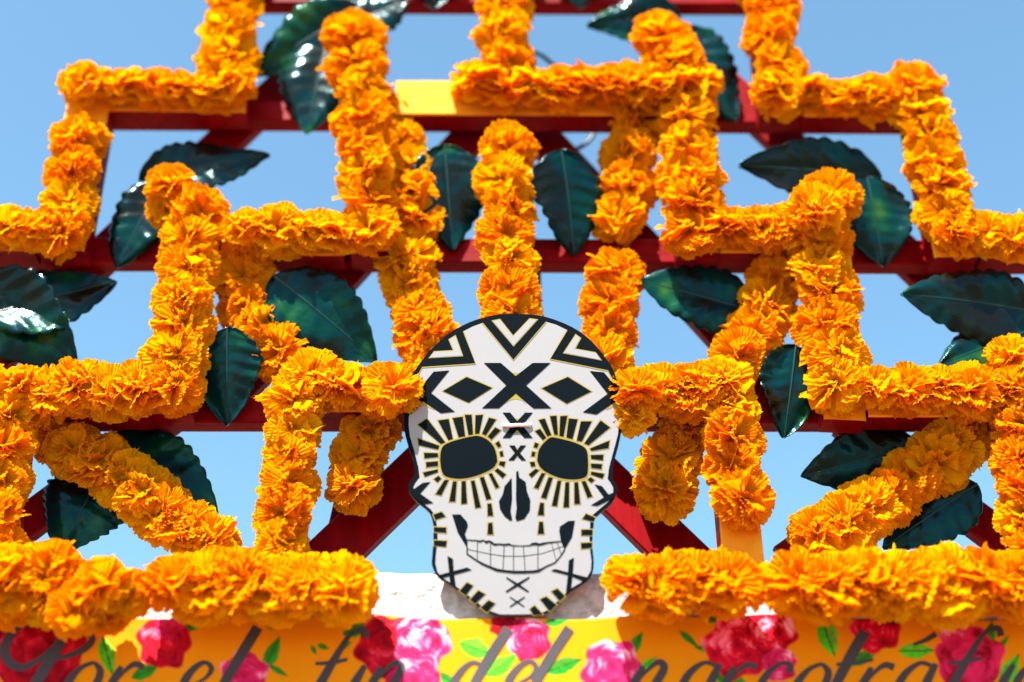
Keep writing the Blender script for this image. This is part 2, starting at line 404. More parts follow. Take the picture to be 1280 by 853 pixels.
# ---------------------------------------------------------------- glossy leaves
def leaf(bx, by, tx, ty, hw, label, seed, group, roll=0.0, bend=0.15, droop=0.0, Y=-0.018):
    rnd = random.Random(seed)
    tl_ = R(-9 + rnd.gauss(0, 4.5)); az_ = rnd.gauss(0.04, 0.10)              # blade faces out and a little down
    LN = Vector((az_, -math.cos(tl_), math.sin(tl_))).normalized(); L0 = P((bx + tx) / 2, (by + ty) / 2, Y)
    def on(x, y):
        d = ray(x, y); return CAM + d * ((L0 - CAM).dot(LN) / d.dot(LN))
    b, t = on(bx, by), on(tx, ty)
    over = max(b.y, t.y) + 0.007
    if by < 540 and over > 0:                                              # keep the blade in front of the rails
        L0 = P((bx + tx) / 2, (by + ty) / 2, Y - over); b, t = on(bx, by), on(tx, ty)
    ax = t - b; L = ax.length; m = mpp((b + t) / 2); W = hw * m * 1.17
    X = ax.normalized(); N = LN; S = N.cross(X).normalized(); N = X.cross(S).normalized()
    rq = Matrix.Rotation(roll, 3, X); S = rq @ S; N = rq @ N
    nu, nv = 72, 16; V = []; F = []
    teeth = rnd.randint(8, 11); ph = rnd.random()
    def shape(u):
        return (math.sin(math.pi * u ** 0.72) ** 0.80) if 0 < u < 1 else 0.0
    def pt(u, v):
        wv = W * (shape(u) * (1 + 0.16 * noise.noise(Vector((u * 3, seed, 0.5 if v > 0 else 9.5)))) + 0.01)
        tooth = 1 - 0.10 * (1 - abs(math.sin(math.pi * (u * teeth + ph)))) * min(1, (1 - u) * 6)
        y = v * wv * (tooth if abs(v) > 0.95 else 1)
        sweep = abs(v) * 0.30 * W * (1 - u)                       # side veins run forward
        rip = 0.0013 * (1 + 0.9 * noise.noise(Vector((u * 4, v * 2, seed)))) * math.sin((u - abs(v) * 0.12 + 0.03 * noise.noise(Vector((u * 5, seed, v)))) * math.pi * 2 * 7.3) * abs(v) ** 0.7 * shape(u)
        wav = 0.016 * noise.noise(Vector((u * 2.2, v * 1.2 + 5, seed))) * abs(v)
        z = 0.16 * abs(v) * wv + rip + wav + bend * L * (u - u * u) - 0.10 * wv * v * v * 1.4
        return b + X * (u * L) + S * y + N * z
    for i in range(nu + 1):
        for j in range(nv + 1):
            V.append(pt(i / nu, -1 + 2 * j / nv))
    for i in range(nu):
        for j in range(nv):
            q = i * (nv + 1) + j; F.append((q, q + nv + 1, q + nv + 2, q + 1))
    g = empty('glossy_leaf', b); tag(g, label, 'leaf', group)
    o = mesh_obj('blade', V, F, M_LEAF, g, smooth=True)
    sd = o.modifiers.new('thickness', 'SOLIDIFY'); sd.thickness = 0.0014; sd.offset = -1
    # midrib: tapering raised rib
    RV = []; RF = []; ns = 6; nn = 30
    for i in range(nn + 1):
        u = i / nn * 0.96; c = pt(u, 0); r = 0.0022 * (1 - u * 0.8)
        for k in range(ns):
            a = 2 * math.pi * k / ns; RV.append(c + S * (r * math.cos(a)) + N * (r * math.sin(a)))
    for i in range(nn):
        for k in range(ns):
            RF.append((i * ns + k, i * ns + (k + 1) % ns, (i + 1) * ns + (k + 1) % ns, (i + 1) * ns + k))
    mesh_obj('midrib', RV, RF, M_RIB, g, smooth=True)
    return g
GL = 'dark green leaves tied to the lattice'
LV = [
    (450, 8, 318, 94, 38, 'dark leaf spreading out below the highest rail from a marigold post top', -.1),
    (412, 45, 384, 168, 46, 'dark leaf hanging point down past the red rail beside a marigold post top', .3),
    (420, 40, 510, 0, 34, 'dark leaf reaching up to the highest red rail behind a marigold post top', -.2),
    (205, 225, 146, 335, 38, 'dark leaf pointing down beside the small drooping marigold', .2),
    (175, 228, 337, 194, 36, 'long dark leaf stretching out above the small drooping marigold', -.35),
    (-20, 395, 146, 352, 48, 'dark leaf under the outermost step with its tip hanging free in the sky', -.3),
    (-30, 350, 96, 460, 52, 'broad shiny leaf with clear side veins lying over another leaf', .3),
    (342, 345, 470, 452, 46, 'broad dark leaf hanging in the open below the middle step beside a slanting garland', -.15),
    (284, 410, 284, 532, 36, 'dark leaf hanging straight down between a marigold step and an inner post', .2),
    (128, 592, 74, 692, 50, 'teal leaf with bright green tip below a slanting garland', .25),
    (130, 548, 272, 642, 44, 'dark leaf pointing down at the sky above a slanting garland', -.3),
    (556, 182, 566, 314, 42, 'hanging leaf with pale midrib and yellow flecks beside the central upright garland', .15),
    (702, 188, 718, 320, 42, 'hanging green leaf streaked yellow beside the central upright garland', -.2),
    (850, 20, 734, 32, 30, 'narrow dark leaf under the highest rail behind a round marigold', -.3),
    (846, 35, 920, 152, 42, 'dark leaf drooping to the red rail with green tip beside a marigold post', .25),
    (1102, 222, 924, 207, 38, 'long leaf lying level under a red brace above two fan shaped marigolds', -.4),
    (1084, 222, 1104, 334, 44, 'shiny leaf with bright sun glint pointing down at the red rail', .1),
    (950, 392, 799, 350, 44, 'green leaf with yellow lower edge pointing at the skull crown', .3),
    (995, 432, 980, 547, 36, 'very dark leaf pointing down between a step and the inner post', -.1),
    (1300, 392, 1126, 368, 46, 'dark leaf laid level under the outer step, its tip in open sky', -.2),
    (1310, 405, 1174, 456, 40, 'dark leaf tucked beneath a level leaf above the long step', .3),
    (1150, 558, 1002, 596, 38, 'dark leaf pointing out level above the slanting garland of round flowers', -.3),
    (1222, 606, 1104, 686, 38, 'leaf in shade beneath the slanting garland of round flowers', .3),
    (540, -75, 543, 11, 36, 'leaf tip poking below the highest red rail', .1),
    (722, -75, 724, 11, 36, 'leaf tip poking below the highest red rail', -.1),
]
for k, (bx, by, tx, ty, hw, lab, rl) in enumerate(LV):
    leaf(bx, by, tx, ty, hw, lab, 40 + k * 3, GL, roll=rl * 0.45, bend=0.10 + 0.06 * math.sin(k * 2.1), Y=(0.022 if by > 540 else -0.010) - (k % 3) * 0.004)

# ---------------------------------------------------------------- cable
def tube(name, pts, r, mat, parent=None, ns=8):
    V = []; F = []; n = len(pts)
    for i, p in enumerate(pts):
        d = (pts[min(i + 1, n - 1)] - pts[max(i - 1, 0)]).normalized()
        s = d.cross(Vector((0, 1, 0.01))).normalized(); q = d.cross(s)
        for k in range(ns):
            a = 2 * math.pi * k / ns; V.append(p + s * (r * math.cos(a)) + q * (r * math.sin(a)))
    for i in range(n - 1):
        for k in range(ns): F.append((i * ns + k, i * ns + (k + 1) % ns, (i + 1) * ns + (k + 1) % ns, (i + 1) * ns + k))
    F.append(tuple(range(ns))[::-1]); F.append(tuple((n - 1) * ns + k for k in range(ns)))
    return mesh_obj(name, V, F, mat, parent, smooth=True)
def spline(pts, sub=8):
    out = []; n = len(pts)
    for i in range(n - 1):
        p0, p1, p2, p3 = [Vector(pts[max(0, min(n - 1, i + d))]) for d in (-1, 0, 1, 2)]
        for k in range(sub):
            t = k / sub
            out.append(0.5 * ((2 * p1) + (p2 - p0) * t + (2 * p0 - 5 * p1 + 4 * p2 - p3) * t * t + (3 * p1 - p0 - 3 * p2 + p3) * t ** 3))
    out.append(Vector(pts[-1])); return out
cp = [(612, 52), (668, 66), (690, 80), (722, 108), (745, 145), (742, 168), (728, 183), (704, 190), (670, 186), (600, 180), (560, 186), (538, 200), (520, 222), (512, 250)]
tag(tube('cable', [P(p.x, p.y, 0.098) for p in spline(cp)], 0.0042, M_CABLE), 'black cable curling behind the central upright garlands', 'cable')
cp = [(670, 300), (673, 340), (673, 380), (668, 420), (660, 470)]
tag(tube('cable', [P(p.x, p.y, 0.098) for p in spline(cp)], 0.0042, M_CABLE), 'black cable running straight down behind the skull crown', 'cable')

# ---------------------------------------------------------------- skull mask
TAU = R(9.0)
SN = Vector((0, -math.cos(TAU), -math.sin(TAU)))        # faces the viewer, top leaning forward
S0 = P(640, 768, WALL_Y - 0.0155)
def SP(x, y, off=0.0):
    d = ray(x, y); o = S0 + SN * off
    return CAM + d * ((o - CAM).dot(SN) / d.dot(SN))
TILE = {'A7': (490, 385), 'A8': (640, 385), 'A1': (490, 480), 'A2': (640, 480), 'A3': (490, 575), 'A4': (640, 575), 'A5': (490, 675), 'A6': (640, 675)}
def T(tile, pts):
    if tile == 'T': return [(490 + x / 4.2667, 380 + y / 4.2667) for x, y in pts]
    if tile == 'B': return [(490 + x / 4.2667, 580 + y / 4.2667) for x, y in pts]
    ox, oy = TILE[tile]; return [(ox + x / 8.5333, oy + y / 8.5333) for x, y in pts]
skull = empty('skull_mask', S0)
tag(skull, 'flat black and white sugar skull mask with gold edged pattern wired to the lattice', 'skull')
def area(p): return 0.5 * sum(p[i - 1][0] * p[i][1] - p[i][0] * p[i - 1][1] for i in range(len(p)))
def grow(p, d):
    if area(p) < 0: p = p[::-1]
    out = []; n = len(p)
    for i in range(n):
        a, b, c = Vector(p[i - 1]), Vector(p[i]), Vector(p[(i + 1) % n])
        e1 = (b - a).normalized(); e2 = (c - b).normalized()
        n1 = Vector((e1.y, -e1.x)); n2 = Vector((e2.y, -e2.x)); nn = (n1 + n2)
        k = max(0.45, 1 + n1.dot(n2)); out.append(tuple(b + nn * (d / k)))
    return out
def flat(name, polys, off, mat, th=0.0005):
    """thin painted shapes lying on the mask, as one mesh with its own small thickness"""
    off *= 0.35; th *= 0.35
    V = []; F = []
    for p in polys:
        tri = tessellate_polygon([[Vector((x, y, 0)) for x, y in p]])
        b = len(V); n = len(p)
        V += [SP(x, y, off) for x, y in p]; V += [SP(x, y, off) - SN * th for x, y in p]
        ccw = area(p) > 0
        for t in tri:
            a = area([p[i] for i in t]); F.append(tuple(b + i for i in (t if a < 0 else t[::-1])))
        for i in range(n):
            j = (i + 1) % n; q = (b + i, b + j, b + n + j, b + n + i); F.append(q if ccw else q[::-1])
    return mesh_obj(name, V, F, mat, skull)
def ribbon(pts, wd):
    ws = wd if isinstance(wd, (list, tuple)) else [wd] * len(pts)
    l, r = [], []; n = len(pts)
    for i in range(n):
        a = Vector(pts[max(i - 1, 0)]); c = Vector(pts[min(i + 1, n - 1)]); d = (c - a).normalized(); nn = Vector((-d.y, d.x)) * ws[i] / 2
        p = Vector(pts[i]); l.append(tuple(p + nn)); r.append(tuple(p - nn))
    return [[l[i], l[i + 1], r[i + 1], r[i]] for i in range(n - 1)]
def smooth_closed(p, sub=4):
    n = len(p); out = []
    for i in range(n):
        p0, p1, p2, p3 = [Vector(p[(i + d) % n]) for d in (-1, 0, 1, 2)]
        for k in range(sub):
            t = k / sub
            q = 0.5 * ((2 * p1) + (p2 - p0) * t + (2 * p0 - 5 * p1 + 4 * p2 - p3) * t * t + (3 * p1 - p0 - 3 * p2 + p3) * t ** 3)
            out.append((q.x, q.y))
    return out
OUT = smooth_closed(
    T('A7', [(205, 735), (320, 560), (450, 410), (620, 265), (780, 175), (920, 120), (1060, 85), (1200, 65)]) +
    T('A8', [(180, 68), (330, 90), (480, 135), (640, 205), (780, 295), (900, 410), (1000, 535), (1070, 640), (1125, 790)]) +
    T('A2', [(1165, 90), (1172, 240), (1170, 420), (1160, 540), (1130, 680), (1090, 820)]) +
    T('A4', [(1078, 90), (1072, 190), (1108, 265), (1120, 330), (1100, 400), (1040, 490), (960, 550), (888, 625), (870, 720), (858, 860)]) +
    T('A6', [(862, 110), (872, 230), (865, 330), (820, 420), (740, 480), (640, 540), (560, 610), (470, 700), (400, 765), (320, 797), (200, 808), (0, 815)]) +
    T('A5', [(1150, 817), (1060, 787), (960, 735), (860, 665), (760, 580), (650, 500), (520, 420), (460, 350), (425, 260), (430, 160), (440, 0)]) +
    T('A3', [(440, 700), (412, 585), (370, 530), (270, 450), (200, 370), (175, 300), (192, 230), (238, 170), (240, 80)]) +
    T('A1', [(205, 760), (155, 600), (130, 480), (130, 360), (132, 220), (165, 90)]), 3)
def extrude_board():
    th = 0.007; n = len(OUT)
    tri = tessellate_polygon([[Vector((x, y, 0)) for x, y in OUT]])
    V = [SP(x, y, 0) for x, y in OUT] + [SP(x, y, 0) - SN * th for x, y in OUT]
    F = []; fm = []
    for t in tri:
        a = area([OUT[i] for i in t]); t = t if a < 0 else t[::-1]
        F.append(tuple(t)); fm.append(0); F.append(tuple(i + n for i in t[::-1])); fm.append(1)
    ccw = area(OUT) > 0
    for i in range(n):
        j = (i + 1) % n; q = (i, j, n + j, n + i); F.append(q if ccw else q[::-1]); fm.append(1)
    return mesh_obj('board', V, F, None, skull, mats=[M_BLACK, M_EDGE], fmat=fm)
extrude_board()
FACE = (T('A7', [(238, 795), (322, 636), (893, 597), (762, 250), (860, 200), (965, 162)]) + T('A8', [(15, 560), (365, 150), (470, 180), (588, 237), (405, 548), (1022, 672), (1088, 802)]) +
        T('A2', [(1100, 100), (1135, 240), (1142, 380), (1130, 540), (1090, 690), (1048, 845)]) +
        T('A4', [(1032, 100), (1020, 205), (1050, 245), (1078, 295), (1080, 345), (1030, 445), (940, 520), (858, 590), (835, 660), (826, 840)]) +
        T('A6', [(832, 110), (848, 230), (840, 330), (800, 400), (735, 455), (625, 520), (545, 595), (460, 680), (390, 745), (315, 780), (200, 793), (0, 797)]) +
        T('A5', [(1150, 795), (1065, 765), (970, 715), (870, 640), (765, 556), (650, 475), (535, 403), (485, 345), (463, 250), (470, 150), (488, 0)]) +
        T('A3', [(480, 700), (455, 588), (410, 525), (300, 440), (240, 355), (230, 290), (250, 250), (295, 190), (282, 80)]) +
        T('A1', [(268, 840), (240, 720), (192, 560), (178, 450), (180, 350), (230, 200)]))
VEES = [T('A7', [(1075, 140)]) + T('A8', [(17, 402), (265, 128), (190, 118), (12, 305)]) + T('A7', [(1150, 125)]),
        T('A7', [(610, 340), (675, 300), (750, 510), (400, 532), (450, 470), (660, 458)]),
        T('A8', [(680, 288), (730, 325), (667, 440), (890, 480), (950, 557), (555, 480)])]
for p in VEES: flat('gold_edging', [grow(p, 0.9)], 0.0006, M_GOLD)
flat('face_panel', [FACE], 0.0006, M_WHITE)
for p in VEES: flat('chevron', [grow(p, -0.2)], 0.0011, M_WHITE)
crown_lines = [T('A7', [(238, 795), (322, 636), (893, 597), (762, 250)]), T('A7', [(965, 162)]) + T('A8', [(15, 560), (365, 150)]),
               T('A8', [(588, 237), (405, 548), (1022, 672), (1088, 802)])]
# black shapes
EYE_L = smooth_closed(T('A1', [(920, 555), (1010, 590), (1080, 660), (1112, 740), (1125, 840)]) + T('A3', [(1118, 25), (1085, 80), (1000, 130), (880, 175), (760, 200), (640, 195), (560, 168), (530, 120), (515, 40)]) +
                      T('A1', [(513, 780), (525, 700), (560, 650), (650, 610), (760, 580), (850, 560)]), 3)
EYE_R = smooth_closed(T('A2', [(430, 570), (540, 590), (680, 630), (775, 680), (805, 740), (812, 840)]) + T('A4', [(812, 80), (800, 165), (740, 200), (640, 210), (520, 195), (400, 150), (310, 90), (272, 20)]) +
                      T('A2', [(270, 800), (285, 710), (330, 640), (385, 587)]), 3)
RAYS = [T('A1', q) for q in [
    [(275, 435), (375, 370), (570, 625), (520, 640)], [(490, 390), (605, 375), (650, 590), (600, 600)], [(645, 365), (755, 350), (780, 560), (710, 570)],
    [(775, 330), (850, 330), (865, 540), (815, 548)], [(890, 335), (970, 330), (930, 530), (885, 535)], [(1035, 360), (1110, 380), (1000, 550), (960, 530)],
    [(1100, 465), (1160, 495), (1060, 595), (1020, 560)], [(1100, 635), (1140, 610), (1165, 665), (1130, 680)], [(1145, 725), (1180, 715), (1190, 770), (1155, 775)],
    [(275, 580), (505, 660), (490, 700), (285, 655)], [(340, 735), (490, 740), (490, 780), (345, 795)]]]
RAYS += [T('A3', q) for q in [
    [(360, 25), (490, 15), (490, 65), (365, 80)], [(330, 135), (490, 100), (490, 130), (350, 180)], [(445, 205), (495, 170), (525, 200), (485, 240)],
    [(560, 215), (605, 215), (525, 380), (465, 365)], [(650, 230), (690, 230), (675, 445), (610, 445)], [(742, 228), (785, 225), (800, 465), (738, 470)],
    [(840, 225), (880, 220), (948, 505), (888, 515)], [(935, 190), (980, 180), (1060, 415), (1005, 425)], [(1030, 150), (1065, 140), (1145, 290), (1105, 305)],
    [(1095, 115), (1125, 90), (1215, 155), (1180, 195)], [(1140, 50), (1150, 15), (1210, 20), (1195, 75)], [(1018, 468), (1060, 465), (1080, 595), (1020, 598)],
    [(1025, 675), (1070, 670), (1080, 795), (1018, 795)]]]
RAYS += [T('A2', q) for q in [
    [(245, 505), (300, 480), (365, 575), (330, 600)], [(285, 385), (350, 370), (420, 545), (375, 560)], [(405, 345), (475, 340), (490, 545), (450, 540)],
    [(515, 345), (590, 340), (550, 565), (505, 555)], [(605, 370), (700, 378), (645, 590), (580, 570)], [(735, 400), (850, 400), (745, 615), (690, 605)],
    [(945, 390), (1045, 465), (815, 655), (770, 635)], [(830, 690), (1040, 605), (1030, 685), (845, 715)], [(840, 760), (975, 755), (970, 815), (845, 800)],
    [(245, 625), (285, 640), (265, 685), (230, 675)], [(205, 770), (215, 720), (250, 730), (240, 775)]]]
RAYS += [T('A4', q) for q in [
    [(840, 40), (960, 45), (955, 100), (845, 85)], [(845, 125), (985, 150), (965, 200), (840, 155)], [(805, 210), (840, 185), (880, 215), (845, 245)],
    [(740, 230), (785, 225), (858, 390), (805, 405)], [(665, 240), (705, 238), (728, 470), (665, 472)], [(570, 240), (610, 238), (608, 505), (548, 505)],
    [(485, 225), (525, 220), (480, 495), (425, 488)], [(390, 185), (435, 190), (365, 415), (310, 400)], [(315, 140), (355, 145), (280, 310), (235, 295)],
    [(250, 95), (290, 110), (210, 190), (180, 155)], [(190, 25), (240, 20), (250, 65), (205, 75)], [(300, 458), (340, 460), (340, 592), (275, 588)],
    [(290, 660), (330, 662), (343, 790), (275, 790)]]]
DIAM = [T('T', [(272, 465), (398, 390), (533, 448), (408, 527)]), T('T', [(800, 450), (938, 390), (1062, 467), (932, 532)])]
STRIPES = [T('A3', [(440, 585), (530, 555), (570, 605), (460, 640)]), T('A3', [(445, 718), (578, 722), (578, 780), (445, 768)]), T('A5', [(445, 5), (585, 12), (575, 75), (445, 60)]),
           T('A4', [(790, 575), (890, 618), (870, 660), (750, 630)]), T('A4', [(740, 745), (860, 745), (860, 805), (740, 805)]), T('A6', [(735, 35), (855, 30), (855, 85), (740, 95)]),
           T('A5', [(800, 455), (865, 490), (785, 595), (720, 545)]), T('A5', [(920, 540), (995, 580), (890, 680), (830, 640)]), T('A5', [(1030, 645), (1100, 680), (1015, 775), (945, 725)]),
           T('A6', [(420, 550), (485, 520), (565, 600), (510, 655)]), T('A6', [(300, 635), (365, 605), (475, 695), (400, 762)]), T('A6', [(190, 740), (240, 700), (330, 795), (230, 804)])]
XBIG = T('T', [(490, 315), (580, 315), (660, 385), (750, 315), (845, 315), (715, 435), (850, 557), (755, 558), (660, 478), (570, 557), (480, 557), (610, 435)])
XL = T('T', [(222, 362), (305, 355), (208, 475), (335, 575), (260, 583), (165, 520), (100, 590), (66, 570), (66, 500), (85, 430), (118, 425), (150, 447)])
XR = T('T', [(1055, 358), (1130, 365), (1185, 430), (1205, 425), (1224, 520), (1222, 575), (1195, 520), (1090, 590), (1018, 578), (1150, 480)])
XS1 = T('T', [(590, 580), (630, 580), (668, 625), (710, 580), (750, 580), (695, 648), (750, 715), (705, 715), (668, 672), (630, 715), (590, 715), (640, 648)])
XS2 = T('T', [(625, 755), (655, 755), (668, 780), (685, 755), (715, 755), (682, 795), (715, 835), (690, 835), (668, 810), (650, 835), (620, 835), (655, 795)])
NOSE = [T('A4', [(45, 130), (65, 115), (78, 190), (145, 235), (160, 340), (195, 430), (190, 540), (130, 630), (50, 655), (35, 620), (50, 520), (42, 420)]),
        T('B', [(638, 75), (600, 120), (590, 165), (570, 200), (575, 240), (600, 280), (630, 303), (642, 300), (632, 250), (640, 190)])]
CHEEK = [T('A3', [(330, 245), (410, 235), (300, 360), (440, 460), (350, 475), (230, 400), (205, 330)]),
         T('A4', [(880, 262), (960, 280), (1030, 370), (1090, 345), (1095, 395), (1050, 425), (910, 492), (840, 485), (980, 400)])]
JAWX = [T('A5', [(590, 170), (650, 205), (657, 330), (682, 505), (620, 482), (608, 340)]), T('A5', [(480, 380), (800, 295), (850, 320), (520, 412)]),
        T('A6', [(605, 220), (660, 190), (650, 340), (628, 535), (572, 590), (595, 380)]), T('A6', [(415, 330), (460, 310), (820, 405), (790, 455), (620, 382)])]
MOUTH = [T('B', [(320, 270), (365, 270), (400, 310), (405, 330), (388, 375), (402, 410), (402, 450), (350, 365)]),
         T('B', [(975, 303), (940, 305), (895, 335), (892, 360), (900, 410), (920, 458), (960, 390)])]
gold = [grow(p, 1.15) for p in RAYS + DIAM + STRIPES] + [grow(EYE_L, 1.9), grow(EYE_R, 1.9)]
gold += [T('T', [(640, 368), (682, 368), (660, 392)]), T('T', [(608, 530), (660, 476), (716, 536), (690, 515), (660, 508), (632, 514)]),
         T('T', [(112, 580), (165, 516), (228, 568), (195, 552), (165, 538)]), T('T', [(1190, 520), (1208, 548), (1190, 545), (1140, 568)]),
         T('T', [(120, 430), (150, 450), (176, 415)]), T('T', [(655, 612), (682, 612), (668, 630)]), T('T', [(650, 690), (686, 690), (668, 668)]),
         T('T', [(659, 768), (677, 768), (668, 784)]), T('T', [(657, 822), (680, 822), (668, 806)])]
# keep overlapping gold pieces off one plane
def layered(name, polys, off, mat, parts=4):
    for k, p in enumerate(polys): flat(name, [p], off + (k % parts) * 0.00012, mat, 0.0003)
layered('gold_edging', gold, 0.0011, M_GOLD)
for c in crown_lines: flat('gold_edging', ribbon(c, 1.3), 0.00175, M_GOLD, 0.0003)
OB = 0.0021
for e in (EYE_L, EYE_R): flat('eye_socket', [e], OB, M_BLACK)
for e in NOSE: flat('nose_hole', [e], OB, M_BLACK)
for e in RAYS: flat('ray', [e], OB, M_BLACK)
for e in DIAM: flat('diamond', [e], OB, M_BLACK)
for e in STRIPES: flat('stripe', [e], OB, M_BLACK)
for e in (XBIG, XL, XR, XS1, XS2): flat('cross', [e], OB, M_BLACK)
for e in CHEEK: flat('cheek_mark', [e], OB, M_BLACK)
for k in (0, 2):
    flat('cross', [JAWX[k]], OB, M_BLACK); flat('cross', [JAWX[k + 1]], OB + 0.0002, M_BLACK)
for c, ln in (((668, 642), ((610, 607, 728, 682), (732, 605, 608, 683))), ((668, 736), ((628, 710, 705, 762), (708, 710, 628, 762)))):
    wdt = 3.2 if c[1] < 700 else 2.0
    for k, (xa, ya, xb, yb) in enumerate(ln):
        mid = ((xa + xb) / 2, (ya + yb) / 2)
        flat('cross', ribbon(T('B', [(xa, ya), mid, (xb, yb)]), [wdt * 0.5, wdt, wdt * 0.6]), OB + 0.0002 * k, M_BLACK)
for e in MOUTH: flat('mouth_corner', [e], OB, M_BLACK)
lips = ribbon(T('B', [(400, 405), (425, 407), (450, 408), (470, 414), (482, 408), (492, 410), (502, 418), (518, 412), (532, 420), (545, 430), (572, 428), (600, 431), (625, 428), (640, 435), (690, 437), (735, 435), (748, 427), (770, 426), (785, 430), (805, 426), (830, 420), (870, 416), (905, 412)]),
              [1.0, 1.2, 1.2, 2.2, 1.4, 1.6, 3.0, 2.2, 2.6, 2.6, 1.6, 2.0, 2.2, 1.2, 0.8, 1.2, 2.8, 3.2, 2.4, 2.6, 1.6, 1.2, 1.0])
lips2 = ribbon(T('B', [(401, 440), (400, 480), (450, 514), (480, 532), (520, 550), (560, 566), (600, 572), (650, 577), (700, 577), (750, 575), (780, 571), (800, 560), (820, 548), (870, 526), (900, 490), (922, 455)]),
               [1.6, 1.8, 1.8, 2.6, 2.6, 3.4, 3.0, 3.2, 3.2, 3.0, 3.2, 2.2, 1.6, 1.4, 1.2, 1.4])
flat('lip_line', lips, OB + 0.0003, M_BLACK); flat('lip_line', lips2, OB + 0.0003, M_BLACK)
tl = []
for a, b in [((455, 408), (455, 510)), ((525, 415), (525, 548)), ((598, 430), (592, 565)), ((648, 435), (648, 572)), ((700, 437), (710, 572)), ((778, 430), (778, 565)), ((850, 420), (875, 515)), ((880, 416), (902, 485))]:
    tl += ribbon(T('B', [a, ((a[0] + b[0]) / 2, (a[1] + b[1]) / 2), b]), 0.75)
flat('tooth_line', tl, OB, M_BLACK)
flat('tooth_line', ribbon(T('B', [(400, 455), (455, 466), (520, 480), (600, 492), (700, 492), (800, 478), (860, 458), (915, 438)]), 0.5), OB - 0.0004, M_BLACK)
wl = T('T', [(588, 652), (600, 648), (630, 650), (668, 647), (700, 647), (728, 645), (742, 650)])
wp = [SP(x, y, (0.0005, 0.0018, 0.0024, 0.0026, 0.0024, 0.0018, 0.0005)[i]) for i, (x, y) in enumerate(wl)]
tube('wire_loop', wp, 0.0026, M_WIRE, skull)

